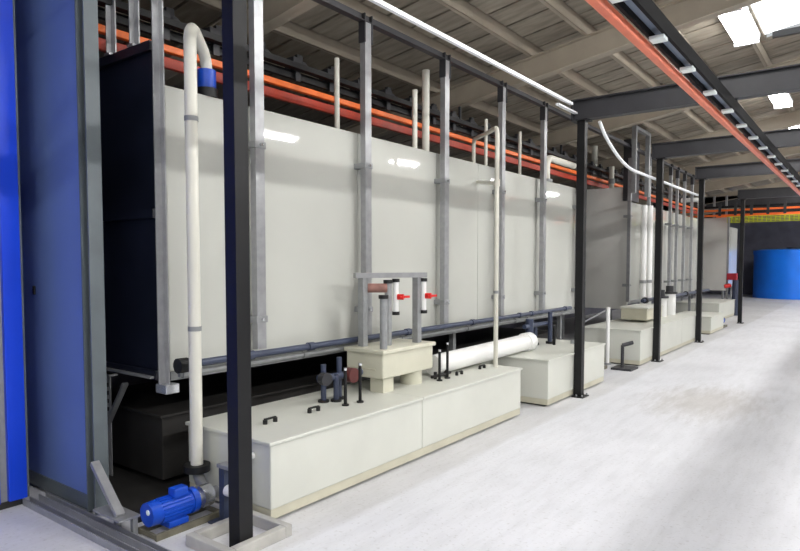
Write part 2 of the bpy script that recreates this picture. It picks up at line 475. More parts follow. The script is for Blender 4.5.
# galvanised struts in front of the tunnels
def make_strut(x, y, zb, zt, lab, group, wd=0.085, kind=None):
    t = thing('support_strut', lab, 'strut', (x, y, zb), group)
    h = wd / 2
    mb = MB()
    mb.box(x + 0.022, x + 0.03, y - h, y + h, zb, zt)
    mb.box(x - 0.03, x + 0.022, y - h, y - h + 0.008, zb, zt)
    mb.box(x - 0.03, x + 0.022, y + h - 0.008, y + h, zb, zt)
    mb.build('channel', M['galv'], t)
    mb = MB()
    mb.box(x - 0.035, x + 0.04, y - h - 0.014, y - h - 0.001, zt - 0.18, zt + 0.07)
    mb.box(x - 0.035, x + 0.04, y + h + 0.001, y + h + 0.014, zt - 0.18, zt + 0.07)
    mb.build('fork_bracket', M['beam'], t)
    for zz in (1.15, 2.45):
        if zb < zz < zt:
            MB().box(x - 0.10, x + 0.036, y - h - 0.012, y + h + 0.012, zz, zz + 0.05, 0.003).build('clamp', M['galv_dull'], t)
            MB().cyl((x + 0.036, y, zz + 0.025), (x + 0.055, y, zz + 0.025), 0.011, 6).build('bolt', M['steel_bright'], t)
    return t
SX = -3.70
for y, zb, lab in ((3.16, 0.95, 'galvanised strut against the near tunnel, just right of the nearest black column'),
               (4.42, 0.80, 'galvanised strut against the near tunnel, behind the raised pump box'),
               (5.73, 0.86, 'galvanised strut against the near tunnel, just left of the thin cream riser'),
               (7.02, 0.86, 'galvanised strut against the near tunnel, just behind the thin cream riser'),
               (8.25, 0.86, 'galvanised strut against the near tunnel, left of the second black column'),
               (9.62, 0.86, 'galvanised strut at the far corner of the near tunnel, behind the second black column')):
    make_strut(SX, y, zb, 3.74, lab, 'struts on the near tunnel')
mb = MB()
mb.box(SX - 0.035, SX + 0.035, 2.3, 18.4, 3.742, 3.752)
mb.box(SX - 0.006, SX + 0.006, 2.3, 18.4, 3.752, 3.81)
tag(mb.build('strut_rail', M['beam']), 'dark steel rail under the roof that carries the tops of the tunnel struts', 'rail')
for y, zt, lab in ((12.14, 3.74, 'tall galvanised strut at the near corner of the middle tunnel'),
                   (13.4, 3.74, 'galvanised strut on the middle tunnel, second from its near corner'),
                   (14.3, 3.74, 'galvanised strut on the middle tunnel, third from its near corner'),
                   (15.1, 3.74, 'galvanised strut on the middle tunnel, fourth from its near corner'),
                   (15.7, 3.74, 'galvanised strut on the middle tunnel, fifth from its near corner'),
                   (16.4, 3.74, 'galvanised strut on the middle tunnel, sixth from its near corner'),
                   (17.2, 3.74, 'galvanised strut on the middle tunnel, last before its far corner')):
    make_strut(SX, y, 0.86, zt, lab, 'struts on the middle tunnel', 0.07)
# cap joining the tall frame over the middle tunnel
mb = MB()
mb.box(SX + 0.05, SX + 0.13, 12.04, 13.0, 4.08, 4.14)
mb.box(SX + 0.05, SX + 0.13, 12.9, 12.98, 2.9, 4.08)
mb.box(SX + 0.05, SX + 0.13, 12.04, 12.1, 2.9, 4.08)
tag(mb.build('pipe_gantry', M['galv_dull']), 'galvanised hanger frame rising above the near corner of the middle tunnel', 'frame')
tag(MB().box(SX - 0.18, SX - 0.04, 12.3, 12.85, 2.79, 3.95).build('cable_duct', M['beam']), 'dark vertical duct inside the galvanised hanger frame', 'duct')

# ------------------------------------------------------------------ conveyors
def conveyor(name, lab, x, z, y0, y1, two_orange, clip0, step, clipmat, sgn=1):
    t = thing(name, lab, 'conveyor', (x, y0, z))
    MB().box(x - 0.028, x + 0.028, y0, y1, z - 0.028, z + 0.028, 0.008).build('orange_rail', M['orange'] if two_orange else M['orange_lit'], t)
    if two_orange:
        MB().box(x - 0.045, x + 0.0, y0, y1, z - 0.145, z - 0.06, 0.006).build('lower_rail', M['orange_shade'], t)
    for dx in ((0.0, 0.10) if not two_orange else (0.0,)):
        mb = MB()
        X = x + (0.02 if two_orange else 0.045) + dx
        if not two_orange:
            mb.box(X - 0.012, X + 0.012, y0, y1, z + 0.03, z + 0.13)
            mb.build('track', M['track'], t)
            continue
        mb.box(X - 0.022, X + 0.022, y0, y1, z + 0.07, z + 0.078)
        mb.box(X - 0.004, X + 0.004, y0, y1, z + 0.078, z + 0.132)
        mb.box(X - 0.022, X + 0.022, y0, y1, z + 0.132, z + 0.14)
        mb.build('track', M['black'], t)
    y = clip0
    if two_orange: step = step * 0.6
    while y < y1 - 0.2:
        if two_orange:
            mb = MB()
            mb.box(x - 0.012, x + 0.012, y - 0.03, y + 0.03, z + 0.14, z + 0.25)
            mb.box(x - 0.06, x + 0.06, y - 0.06, y + 0.06, z + 0.18, z + 0.27)
            mb.box(x + 0.045, x + 0.06, y - 0.03, y + 0.03, z + 0.05, z + 0.2)
            mb.cyl((x + 0.03, y + 0.08, z + 0.2), (x + 0.06, y + 0.08, z + 0.2), 0.05, 12)
            mb.box(x - 0.02, x + 0.02, y + 0.03, y + 0.1, z + 0.18, z + 0.32)
            mb.build('trolley_bracket', M['beam'], t)
        else:
            MB().box(x + 0.05, x + 0.145, y - 0.05, y + 0.05, z + 0.005, z + 0.03, 0.004).build('clip', clipmat, t)
        y += step
    return t
ac = conveyor('overhead_conveyor', 'overhead conveyor above the aisle with one orange rail and twin black tracks', -1.27, 3.05, -2.0, 21.9, False, 3.57, 0.82, M['clear'])
mb = MB()
mb.box(-1.213, -1.137, -2.0, 21.9, 3.125, 3.131)
mb.build('cover_strip', M['strip'], ac)
for y in COLS:
    MB().box(-1.195, -1.155, y - 0.02, y + 0.02, 3.131, 3.27).build('hanger', M['beam'], ac)
tc_ = conveyor('overhead_conveyor', 'overhead conveyor with two orange rails running above the wash tunnels', -4.5, 3.28, 2.1, 22.3, True, 2.9, 0.78, None)
for y in (3.9, 7.34, 10.78, 14.2, 17.6, 21.0):
    MB().box(-4.515, -4.485, y - 0.015, y + 0.015, 3.42, roof_z(-4.5) - 0.43).build('hanger', M['beam'], tc_)
mb = MB()
mb.box(-4.44, -4.36, 2.1, 22.3, 3.42, 3.425); mb.box(-4.44, -4.435, 2.1, 22.3, 3.425, 3.47); mb.box(-4.365, -4.36, 2.1, 22.3, 3.425, 3.47)
mb.build('cable_tray', M['black'], tc_)
# crossing conveyors
def cross(lab, y, x0, x1, z, n):
    t = thing('overhead_conveyor', lab, 'conveyor', (x0, y, z))
    for k in range(n):
        MB().box(x0, x1, y - 0.03, y + 0.03, z - 0.03 - 0.16 * k, z + 0.03 - 0.16 * k, 0.008).build('orange_rail', M['orange'], t)
    mb = MB()
    mb.box(x0, x1, y - 0.022, y + 0.022, z + 0.07, z + 0.078); mb.box(x0, x1, y - 0.004, y + 0.004, z + 0.078, z + 0.132)
    mb.box(x0, x1, y - 0.022, y + 0.022, z + 0.132, z + 0.14)
    mb.build('track', M['black'], t)
    return t
fc = cross('far overhead conveyor with orange rails crossing in front of the dark back wall', 22.55, -5.2, 2.0, 3.28, 2)
MB().box(-4.1, 2.0, 22.44, 22.5, 3.05, 3.10).build('orange_rail', M['orange'], fc)
x = -4.0
while x < 0:
    MB().box(x - 0.04, x + 0.04, 22.49, 22.51, 3.05, 3.5).build('bracket', M['beam'], fc)
    x += 0.45
cross('short orange conveyor branch crossing at the right edge above the far aisle', 14.6, -1.1, 3.0, 3.24, 1)
yg = thing('conveyor_guard', 'yellow-green mesh guard hanging under the far orange conveyor', 'guard', (-3.2, 22.3, 2.85))
mb = MB()
for k in range(5):
    mb.box(-3.75, 1.6, 22.29, 22.30, 2.86 + 0.045 * k, 2.88 + 0.045 * k)
x = -3.75
while x < 1.6:
    mb.box(x, x + 0.02, 22.285, 22.305, 2.86, 3.06); x += 0.12
mb.build('mesh', M['yellow'], yg)
for x in (-3.7, -2.2, -0.7, 0.8):
    MB().box(x, x + 0.03, 22.30, 22.42, 3.03, 3.06).build('arm', M['yellow'], yg)

# ------------------------------------------------------------------ white tray along the columns, curved tray beyond
mb = MB()
mb.box(-2.862, -2.828, -1.0, 7.1, 3.42, 3.424)
mb.box(-2.862, -2.858, -1.0, 7.1, 3.424, 3.445)
mb.box(-2.832, -2.828, -1.0, 7.1, 3.424, 3.45)
tag(mb.build('cable_tray', M['tray']), 'bright white cable tray running up to the second black column', 'tray')
mb = MB()
mb.box(-2.87, -2.828, 6.7, 7.25, 3.345, 3.365)
tag(mb.build('tray_end', M['tray']), 'short white strip just below the end of the bright white cable tray', 'tray')
pts = [Vector((-2.85, 8.05, 3.40))] + [Vector((-2.85, 8.05 + 0.9 * (i / 8) ** 1.0 * 1.7, 2.95 + 0.42 * (1 - i / 8) ** 2)) for i in range(1, 9)] + [Vector((-2.85, 13.72, 2.95))]
tag(MB().tube(pts, 0.022, 10).build('conduit', M['tray'], smooth=True), 'curved white conduit dropping behind the second black column and running on to the fourth', 'pipe')

# ------------------------------------------------------------------ lamps and rooflight
LY = [-1.7, 1.7, 5.1, 8.52, 12.6, 15.4, 18.9, 22.5, 26.0, 30.0]
LL = ['fluorescent roof lamp straight above the nearest stretch of aisle'] * 10
NAMES = {-1.7: 'fluorescent roof lamp farthest behind the camera', 1.7: 'fluorescent roof lamp over the nearest bay of the aisle',
         5.1: 'fluorescent roof lamp just above the top of the picture', 8.52: 'largest visible fluorescent roof lamp, beside the bright rooflight',
         12.6: 'fluorescent roof lamp just beyond the second column\'s cross beam', 15.4: 'fluorescent roof lamp lower right, beyond the third column\'s cross beam',
         18.9: 'fluorescent roof lamp over the farthest column', 22.5: 'fluorescent roof lamp over the far orange conveyor',
         26.0: 'fluorescent roof lamp beyond the far orange conveyor', 30.0: 'fluorescent roof lamp closest to the back wall'}
lamp0 = None
def make_lamp(x, y, lab, z=4.40):
    t = thing('roof_lamp', lab, 'lamp', (x, y, z), 'fluorescent roof lamps')
    MB().box(x - 0.15, x + 0.15, y - 0.66, y + 0.66, z + 0.03, z + 0.08, 0.008).build('housing', M['tray'], t)
    for dx in (-0.09, 0.0, 0.09):
        MB().cyl((x + dx, y - 0.62, z), (x + dx, y + 0.62, z), 0.03, 12).build('tube', M['lamp'], t, True)
    for s in (-1, 1):
        MB().box(x - 0.14, x + 0.14, y + s * 0.64 - 0.02, y + s * 0.64 + 0.02, z - 0.035, z + 0.03).build('end_cap', M['tray'], t)
    MB().box(x - 0.1, x + 0.1, y - 0.05, y + 0.05, z + 0.08, roof_z(x) - 0.0).build('mount', M['galv_dull'], t)
    return t
def add_light(x, y):
    l = bpy.data.lights.new('lamp_light', 'AREA')
    l.shape = 'RECTANGLE'; l.size = 0.12; l.size_y = 1.25
    l.energy = LAMP_POWER; l.color = (1.0, 0.995, 0.985)
    o = bpy.data.objects.new('lamp_light', l); COL.objects.link(o)
    o.location = (x, y, 4.36)
    return o
for i, y in enumerate(LY):
    if lamp0 is None:
        lamp0 = make_lamp(-1.37, y, NAMES[y])
    else:
        dup(lamp0, (-1.37, y, 4.40), NAMES[y])
    add_light(-1.37, y)
RL = 'fluorescent roof lamp in the far row right of the frame'
for y in (-4.0, 0.5, 5.0, 10.0, 15.0, 20.5, 25.5, 30.5):
    lampR = make_lamp(3.5, y, RL, 4.55) if y < -3.5 else dup(lampR, (3.5, y, 4.55), RL)
    o = add_light(3.5, y); o.location.z = 4.51; o.data.energy = RIGHT_POWER
    o.rotation_euler = (0, math.radians(28), 0)

# ------------------------------------------------------------------ tanks
def lid_handle(t, x, y, z):
    h = MB()
    h.cyl((x, y - 0.045, z), (x, y - 0.045, z + 0.03), 0.016, 10)
    h.cyl((x, y + 0.045, z), (x, y + 0.045, z + 0.03), 0.016, 10)
    h.bar((x, y - 0.05, z + 0.033), (x, y + 0.05, z + 0.033), 0.016, 0.012)
    h.build('lid_handle', M['rubber'], t)

def tank(name, lab, x0, x1, y0, y1, zt, seams=(), handles=(), base_h=0.085):
    t = thing(name, lab, 'tank', ((x0 + x1) / 2, y0, 0))
    ys = [y0] + list(seams) + [y1]
    for a, b in zip(ys[:-1], ys[1:]):
        MB().box(x0, x1, a + 0.003, b - 0.003, base_h, zt - 0.022, 0.008).build('body', M['tank'], t)
        MB().box(x0 - 0.012, x1 + 0.012, a + (0.003 if a != y0 else -0.012), b + (-0.003 if b != y1 else 0.012), zt - 0.022, zt, 0.005).build('lid', M['tank'], t)
    MB().box(x0 + 0.05, x1 - 0.05, y0 + 0.05, y1 - 0.05, 0.0, 0.022).build('skid', M['dark'], t)
    MB().box(x0 + 0.006, x1 - 0.006, y0 + 0.006, y1 - 0.006, 0.022, base_h).build('plinth', M['tank_base'], t)
    for (hx, hy) in handles:
        lid_handle(t, hx, hy, zt)
    return t
tank1 = tank('process_tank', 'long low cream tank in two sections beside the aisle, nearest the camera', -3.74, -2.90, 2.55, 5.97, 0.508, (4.17,),
             [(-3.26, 2.87), (-3.25, 3.28), (-3.2, 5.23), (-3.2, 5.68)])
tank2 = tank('process_tank', 'short cream tank behind the second black column', -3.80, -2.832, 6.50, 8.33, 0.53)
tank3 = tank('process_tank', 'far long cream tank below the middle tunnel, behind the third black column', -3.76, -2.832, 9.95, 13.75, 0.56, (12.6,))
tank4 = tank('process_tank', 'small detached cream tank beyond the fourth black column', -3.7, -2.84, 15.3, 16.8, 0.40)
MB().cyl((-3.06, 2.51, 0.40), (-3.06, 2.55, 0.40), 0.022, 12).build('outlet', M['white'], tank1)

tank5 = tank('process_tank', 'low cream tank far back between the middle and farthest tunnels', -4.4, -3.3, 18.8, 21.2, 0.50)
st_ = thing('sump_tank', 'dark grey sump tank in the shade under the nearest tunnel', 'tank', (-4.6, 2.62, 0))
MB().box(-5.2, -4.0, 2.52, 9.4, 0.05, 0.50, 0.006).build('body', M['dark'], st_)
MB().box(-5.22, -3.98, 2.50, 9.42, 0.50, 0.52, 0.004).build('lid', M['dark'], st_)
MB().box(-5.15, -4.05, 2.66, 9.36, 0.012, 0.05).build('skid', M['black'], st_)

dt = thing('floor_dark_sheet', 'dark sheet added to darken the floor behind the blue pump, under the nearest tunnel', 'tray', (-4.2, 2.2, 0))
MB().box(-5.2, -3.57, 2.07, 2.49, 0.0, 0.012).box(-5.2, -3.78, 2.485, 3.4, 0.0, 0.012).build('base', M['dark'], dt)  # added dark sheet, keeps the floor dark under the tunnel
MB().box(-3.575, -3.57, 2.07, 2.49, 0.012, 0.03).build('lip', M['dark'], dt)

# black dip rods standing in the lid of tank 1
for x, y, zt, lab in ((-3.2, 3.57, 0.78, 'black dip rod left of the raised pump box, nearer of the two'),
                  (-3.18, 3.72, 0.80, 'black dip rod left of the raised pump box, closer to the box'),
                  (-3.18, 4.85, 0.78, 'black dip rod right of the raised pump box, closer to the box'),
                  (-3.19, 5.00, 0.83, 'black dip rod right of the raised pump box, farther from the box')):
    t = thing('dip_rod', lab, 'rod', (x, y, 0.505), 'dip rods in the near tank lid')
    MB().cyl((x, y, 0.505), (x, y, zt), 0.013, 10).build('rod', M['black'], t, True)
    MB().cyl((x, y, zt), (x, y, zt + 0.018), 0.013, 10).build('tip', M['steel_bright'], t, True)
    MB().cyl((x, y, 0.505), (x, y, 0.52), 0.028, 12).build('collar', M['rubber'], t, True)

# pump box on tank 1
pb = thing('pump_box', 'raised cream pump box on two pedestals standing on the long near tank', 'box', (-3.42, 4.4, 0.505))
MB().box(-3.625, -3.22, 4.06, 4.80, 0.63, 0.86, 0.012).build('body', M['box_cream'], pb)
MB().box(-3.64, -3.20, 4.04, 4.82, 0.84, 0.875, 0.008).build('lid', M['box_cream'], pb)
MB().box(-3.39, -3.25, 4.10, 4.24, 0.505, 0.63).build('pedestal', M['box_cream'], pb)
MB().cyl((-3.34, 4.62, 0.505), (-3.34, 4.62, 0.63), 0.10, 24).build('pedestal', M['box_cream'], pb, True)
MB().box(-3.6, -3.3, 4.055, 4.062, 0.70, 0.71).build('ledge', M['tank_base'], pb)
vf = thing('valve_rack', 'galvanised goalpost frame with red lever valves on top of the raised pump box', 'frame', (-3.45, 4.4, 0.875))
MB().box(-3.56, -3.50, 4.14, 4.20, 0.875, 1.47).build('post', M['galv_dull'], vf)
MB().box(-3.34, -3.28, 4.64, 4.70, 0.875, 1.47).build('post', M['galv_dull'], vf)
MB().bar((-3.56, 4.10, 1.49), (-3.27, 4.75, 1.49), 0.06, 0.045).build('crossbar', M['galv'], vf)
for (x, y, zt) in ((-3.27, 4.13, 1.30), (-3.40, 4.36, 1.42)):
    MB().cyl((x, y, 0.875), (x, y, zt), 0.032, 14).build('stand_pipe', M['galv_dull'], vf, True)
    MB().cyl((x, y, zt), (x, y, zt + 0.03), 0.042, 14).build('flange', M['rubber'], vf, True)
for (x, y, z) in ((-3.36, 4.42, 1.30), (-3.27, 4.72, 1.30)):
    v = MB().cyl((x, y, z - 0.13), (x, y, z + 0.13), 0.024, 14).build('valve', M['white'], vf, True)
    MB().cyl((x, y, z + 0.13), (x, y, z + 0.16), 0.034, 12).build('upper_union', M['rubber'], v, True)
    MB().cyl((x, y, z - 0.16), (x, y, z - 0.13), 0.034, 12).build('lower_union', M['rubber'], v, True)
    lv = MB()
    lv.cyl((x + 0.02, y, z), (x + 0.07, y + 0.02, z), 0.026, 12)
    lv.bar((x + 0.06, y - 0.03, z), (x + 0.07, y + 0.10, z), 0.02, 0.02)
    lv.build('red_lever', M['red'], v)
MB().cyl((-3.52, 4.22, 1.38), (-3.40, 4.34, 1.38), 0.04, 14).build('cross_pipe', M['rust'], vf, True)

# valve cluster at the back left of the pump box
vc = thing('valve_cluster', 'dark cluster of pipe valves on the near tank left of the pump box', 'valve', (-3.36, 3.75, 0.505))
for (x, y, h) in ((-3.42, 3.56, 0.30), (-3.40, 3.72, 0.34), (-3.36, 3.64, 0.22)):
    MB().cyl((x, y, 0.505), (x, y, 0.505 + h), 0.022, 12).build('stem', M['pipe_blue'], vc, True)
    MB().cyl((x, y, 0.505), (x, y, 0.525), 0.045, 12).build('flange', M['rubber'], vc, True)
MB().tube([(-3.42, 3.50, 0.70), (-3.38, 3.62, 0.70), (-3.37, 3.95, 0.70)], 0.03, 12).build('branch_pipe', M['pipe_blue'], vc, True)
MB().cyl((-3.40, 3.53, 0.70), (-3.34, 3.52, 0.70), 0.05, 16).build('coupling', M['beam'], vc, True)
MB().cyl((-3.36, 3.78, 0.70), (-3.29, 3.78, 0.70), 0.06, 16).build('hand_wheel', mat('dark_red_valve', (92, 40, 38), 0.5), vc, True)

# small black taps right of the box
tp = thing('tap_row', 'short black tap pipe lying on the near tank lid right of the pump box', 'tap', (-3.27, 4.9, 0.505))
MB().tube([(-3.26, 4.84, 0.535), (-3.26, 4.95, 0.535), (-3.26, 5.16, 0.535)], 0.014, 10).build('pipe', M['rubber'], tp, True)
for y in (4.9, 5.08):
    MB().cyl((-3.26, y, 0.505), (-3.26, y, 0.575), 0.016, 10).build('tap', M['rubber'], tp, True)

# large white overflow pipe
op = thing('overflow_pipe', 'thick white pipe lying across the lids from the near tank to the short tank', 'pipe', (-3.32, 5.9, 0.5))
pts = [(-3.34, 4.98, 0.615), (-3.34, 6.0, 0.625), (-3.34, 6.88, 0.635)] + [tuple(p) for p in arc((-3.44, 6.98, 0.635), 0.10, 0, PI / 2, (1, 0, 0), (0, 1, 0), 6)][1:]
MB().tube([(-3.34, 4.98, 0.62), (-3.34, 6.0, 0.63), (-3.34, 7.0, 0.64)], 0.098, 20).build('pipe', M['white'], op, True)
MB().cyl((-3.34, 6.95, 0.64), (-3.34, 7.10, 0.64), 0.112, 20).build('end_collar', M['white'], op, True)

# risers
rp = thing('riser_pipe', 'tall cream riser pipe with a hooked top rising from the blue pump', 'pipe', (-3.5, 2.452, 0.3))
P = [(-3.5, 2.452, 0.27), (-3.5, 2.452, 1.5), (-3.5, 2.452, 3.02)]
P += [(-3.515, 2.468, 3.065), (-3.55, 2.503, 3.10), (-3.60, 2.556, 3.112), (-3.70, 2.66, 3.10), (-3.79, 2.762, 3.075), (-3.83, 2.807, 3.045), (-3.85, 2.83, 3.00), (-3.85, 2.83, 2.95)]
MB().tube(P, 0.04, 18).build('pipe', M['pvc'], rp, True)
MB().cyl((-3.5, 2.452, 2.50), (-3.5, 2.452, 2.53), 0.044, 18).build('band', M['galv_dull'], rp, True)
MB().cyl((-3.5, 2.452, 0.24), (-3.5, 2.452, 0.285), 0.085, 20).build('flange', M['rubber'], rp, True)
MB().cyl((-3.85, 2.83, 2.84), (-3.85, 2.83, 2.97), 0.066, 18).build('blue_coupling', M['pump_blue'], rp, True)
MB().cyl((-3.85, 2.83, 2.78), (-3.85, 2.83, 2.84), 0.075, 18).build('rubber_joint', M['rubber'], rp, True)
MB().cyl((-3.5, 2.452, 1.16), (-3.5, 2.452, 1.19), 0.044, 18).build('band', M['galv_dull'], rp, True)

rq = thing('riser_pipe', 'thin cream riser pipe standing near the far end of the long near tank', 'pipe', (-3.14, 5.86, 0.505))
hk = [(-3.14, 5.86, 0.505), (-3.14, 5.86, 2.0), (-3.14, 5.86, 2.90)] + [tuple(p) for p in arc((-3.21, 5.94, 2.90), 0.106, 0, PI / 2, (0.66, -0.75, 0), (0, 0, 1), 6)][1:] + [(-3.5, 6.27, 3.04)] + [(-3.93, 6.76, 3.11), (-3.97, 6.81, 3.08), (-3.98, 6.82, 3.02), (-3.98, 6.82, 2.78)]
MB().tube(hk, 0.024, 14).build('pipe', M['cream_thin'], rq, True)
MB().cyl((-3.14, 5.86, 1.28), (-3.14, 5.86, 1.31), 0.029, 14).build('band', M['galv_dull'], rq, True)
MB().tube([(-3.14, 5.86, 2.42), (-3.4, 6.15, 2.475), (-3.795, 6.6, 2.56)], 0.022, 12).build('branch', M['cream_thin'], rq, True)
MB().cyl((-3.14, 5.86, 2.39), (-3.14, 5.86, 2.46), 0.032, 14).build('tee', M['cream_thin'], rq, True)

# header pipes along the bottom of tunnel 1
for (x, z, r, m, lab) in ((-3.62, 0.925, 0.026, M['pipe_blue'], 'upper grey-blue spray header along the bottom of the nearest tunnel'),
                       (-3.68, 0.855, 0.02, M['galv_dull'], 'lower dull grey spray header along the bottom of the nearest tunnel')):
    t = thing('spray_header', lab, 'pipe', (x, 2.5, z), 'spray headers below the near tunnel')
    MB().tube([(x, 2.45, z), (x, 6, z), (x, 9.1, z)], r, 14).build('pipe', m, t, True)
    for y in (2.50, 3.0, 3.62, 4.95, 6.2, 7.4, 7.75, 8.9):
        MB().cyl((x, y - 0.03, z), (x, y + 0.03, z), r + 0.009, 14).build('union', M['pipe_blue'] if z > .9 else M['galv_dull'], t, True)
MB().cyl((-3.62, 2.40, 0.925), (-3.62, 2.47, 0.925), 0.05, 14).build('end_cap', M['rubber'], [o for o in COL.objects if o.get('label', '').startswith('upper grey-blue')][0], True)

# short stack on tank 2 (dark header drop) and its fittings
sv = thing('valve_cluster', 'dark pipe drops and valves on the short cream tank behind the second column', 'valve', (-3.4, 7.5, 0.53))
for (x, y, h, r) in ((-3.46, 7.35, 0.36, 0.05), (-3.40, 7.85, 0.42, 0.03), (-3.5, 7.6, 0.30, 0.03)):
    MB().cyl((x, y, 0.53), (x, y, 0.53 + h), r, 12).build('stem', M['pipe_blue'], sv, True)
    MB().cyl((x, y, 0.53), (x, y, 0.56), r + 0.025, 12).build('flange', M['rubber'], sv, True)
MB().tube([(-3.46, 7.2, 0.80), (-3.46, 7.5, 0.80), (-3.44, 7.95, 0.80)], 0.028, 12).build('branch_pipe', M['pipe_blue'], sv, True)
MB().cyl((-3.30, 7.75, 0.53), (-3.30, 7.75, 0.80), 0.02, 12).build('dip_rod', M['black'], sv, True)
for (x, y) in ((-3.15, 8.0), (-3.15, 8.12)):
    MB().cyl((x, y, 0.53), (x, y, 0.58), 0.025, 12).build('lid_knob', M['galv_dull'], sv, True)

# vents on the tunnel roofs
for (y, zt, r, lab) in ((4.42, 3.5, 0.024, 'thin cream vent stack on the near tunnel roof, nearest the camera'),
                    (5.67, 3.48, 0.028, 'cream vent stack on the near tunnel roof, shorter of the middle pair'),
                    (5.88, 3.74, 0.042, 'cream vent stack on the near tunnel roof, taller and thicker of the middle pair'),
                    (7.25, 3.45, 0.022, 'thin cream vent stack on the near tunnel roof, third along'),
                    (8.23, 3.45, 0.022, 'thin cream vent stack on the near tunnel roof, farthest along')):
    t = thing('vent_stack', lab, 'vent', (-4.05, y, 2.78), 'vent stacks on the near tunnel')
    MB().cyl((-4.05, y, 2.78), (-4.05, y, zt), r, 14).build('pipe', M['pvc'], t, True)
    MB().cyl((-4.05, y, 2.78), (-4.05, y, 2.81), r + 0.03, 14).build('flange', M['galv_dull'], t, True)
ev = thing('vent_pipe', 'white elbow pipe at the far end of the near tunnel roof', 'pipe', (-3.88, 8.7, 2.78))
pts = [(-3.86, 8.72, 2.78), (-3.86, 8.72, 3.0)] + [tuple(p) for p in arc((-3.86, 8.86, 3.0), 0.14, PI, PI / 2, (0, 1, 0), (0, 0, 1), 8)][1:] + [(-3.86, 9.75, 3.14)]
MB().tube(pts, 0.05, 16).build('pipe', M['pvc'], ev, True)
MB().cyl((-3.86, 8.72, 2.78), (-3.86, 8.72, 2.82), 0.085, 16).build('flange', M['galv_dull'], ev, True)
for (x, r, zt, lab) in ((-4.66, 0.06, 4.0, 'beige vent stack behind the middle tunnel end plate, left of the pair'),
                     (-4.30, 0.05, 3.55, 'beige vent stack behind the middle tunnel end plate, right of the pair')):
    t = thing('vent_stack', lab, 'vent', (x, 12.9, 2.78), 'vent stacks on the middle tunnel')
    MB().cyl((x, 12.9, 2.78), (x, 12.9, zt), r, 14).build('pipe', M['pvc'], t, True)
    MB().cyl((x, 12.9, 3.2), (x, 12.9, 3.3), r + 0.015, 14).build('coupling', M['galv_dull'], t, True)
# white risers at the middle tunnel
for (y, zt, lab) in ((12.75, 2.72, 'white riser pipe in front of the middle tunnel, nearer of the pair'),
                 (13.15, 2.74, 'white riser pipe in front of the middle tunnel, farther of the pair')):
    t = thing('riser_pipe', lab, 'pipe', (-3.6, y, 0.56), 'risers on the middle tunnel')
    MB().cyl((-3.6, y, 0.56), (-3.6, y, zt), 0.055, 16).build('pipe', M['white'], t, True)
    MB().cyl((-3.6, y, 1.2), (-3.6, y, 1.26), 0.066, 16).build('band', M['galv_dull'], t, True)
t = thing('riser_pipe', 'white hook-topped riser pipe near the far corner of the middle tunnel', 'pipe', (-3.55, 17.4, 0.0))
pts = [(-3.55, 17.4, 0.0), (-3.55, 17.4, 3.1)] + [tuple(p) for p in arc((-3.65, 17.4, 3.1), 0.10, 0, PI / 2, (1, 0, 0), (0, 0, 1), 6)][1:] + [(-4.0, 17.4, 3.2)]
MB().tube(pts, 0.055, 14).build('pipe', M['white'], t, True)

# header along the bottom of tunnel 2 and boxes on tank 3
t = thing('spray_header', 'dark spray header along the bottom of the middle tunnel', 'pipe', (-3.6, 12.4, 0.86))
MB().tube([(-3.48, 12.3, 0.88), (-3.48, 15, 0.88), (-3.48, 18.3, 0.88)], 0.035, 12).build('pipe', M['pipe_blue'], t, True)
for y in (12.5, 13.4, 14.6, 15.8, 17.0):
    MB().cyl((-3.48, y - 0.05, 0.88), (-3.48, y + 0.05, 0.88), 0.06, 12).build('union', M['beam'], t, True)
t = thing('pump_box', 'small cream pump box standing on the far long tank', 'box', (-3.3, 11.6, 0.56))
MB().box(-3.55, -3.1, 11.25, 12.2, 0.60, 0.80, 0.01).build('body', M['tank_base'], t)
MB().box(-3.57, -3.08, 11.23, 12.22, 0.80, 0.825, 0.006).build('lid', M['tank'], t)
MB().box(-3.45, -3.2, 11.5, 12.6, 0.56, 0.60).build('pedestal', M['tank_base'], t)
for (x, y, h, r, m, lab) in ((-3.25, 12.75, 0.36, 0.10, 'white', 'stout white pump pot on the far long tank, nearer one'),
                         (-3.25, 13.35, 0.42, 0.12, 'white', 'stout white pump pot on the far long tank, farther one')):
    t = thing('pump_pot', lab, 'pump', (x, y, 0.56), 'pump pots on the far tank')
    MB().cyl((x, y, 0.56), (x, y, 0.56 + h), r, 18).build('body', M[m], t, True)
    MB().cyl((x, y, 0.56 + h), (x, y, 0.60 + h), r + 0.03, 18).build('flange', M['beam'], t, True)
    MB().cyl((x, y, 0.60 + h), (x, y, 0.72 + h), r * 0.6, 14).build('motor', M['beam'], t, True)

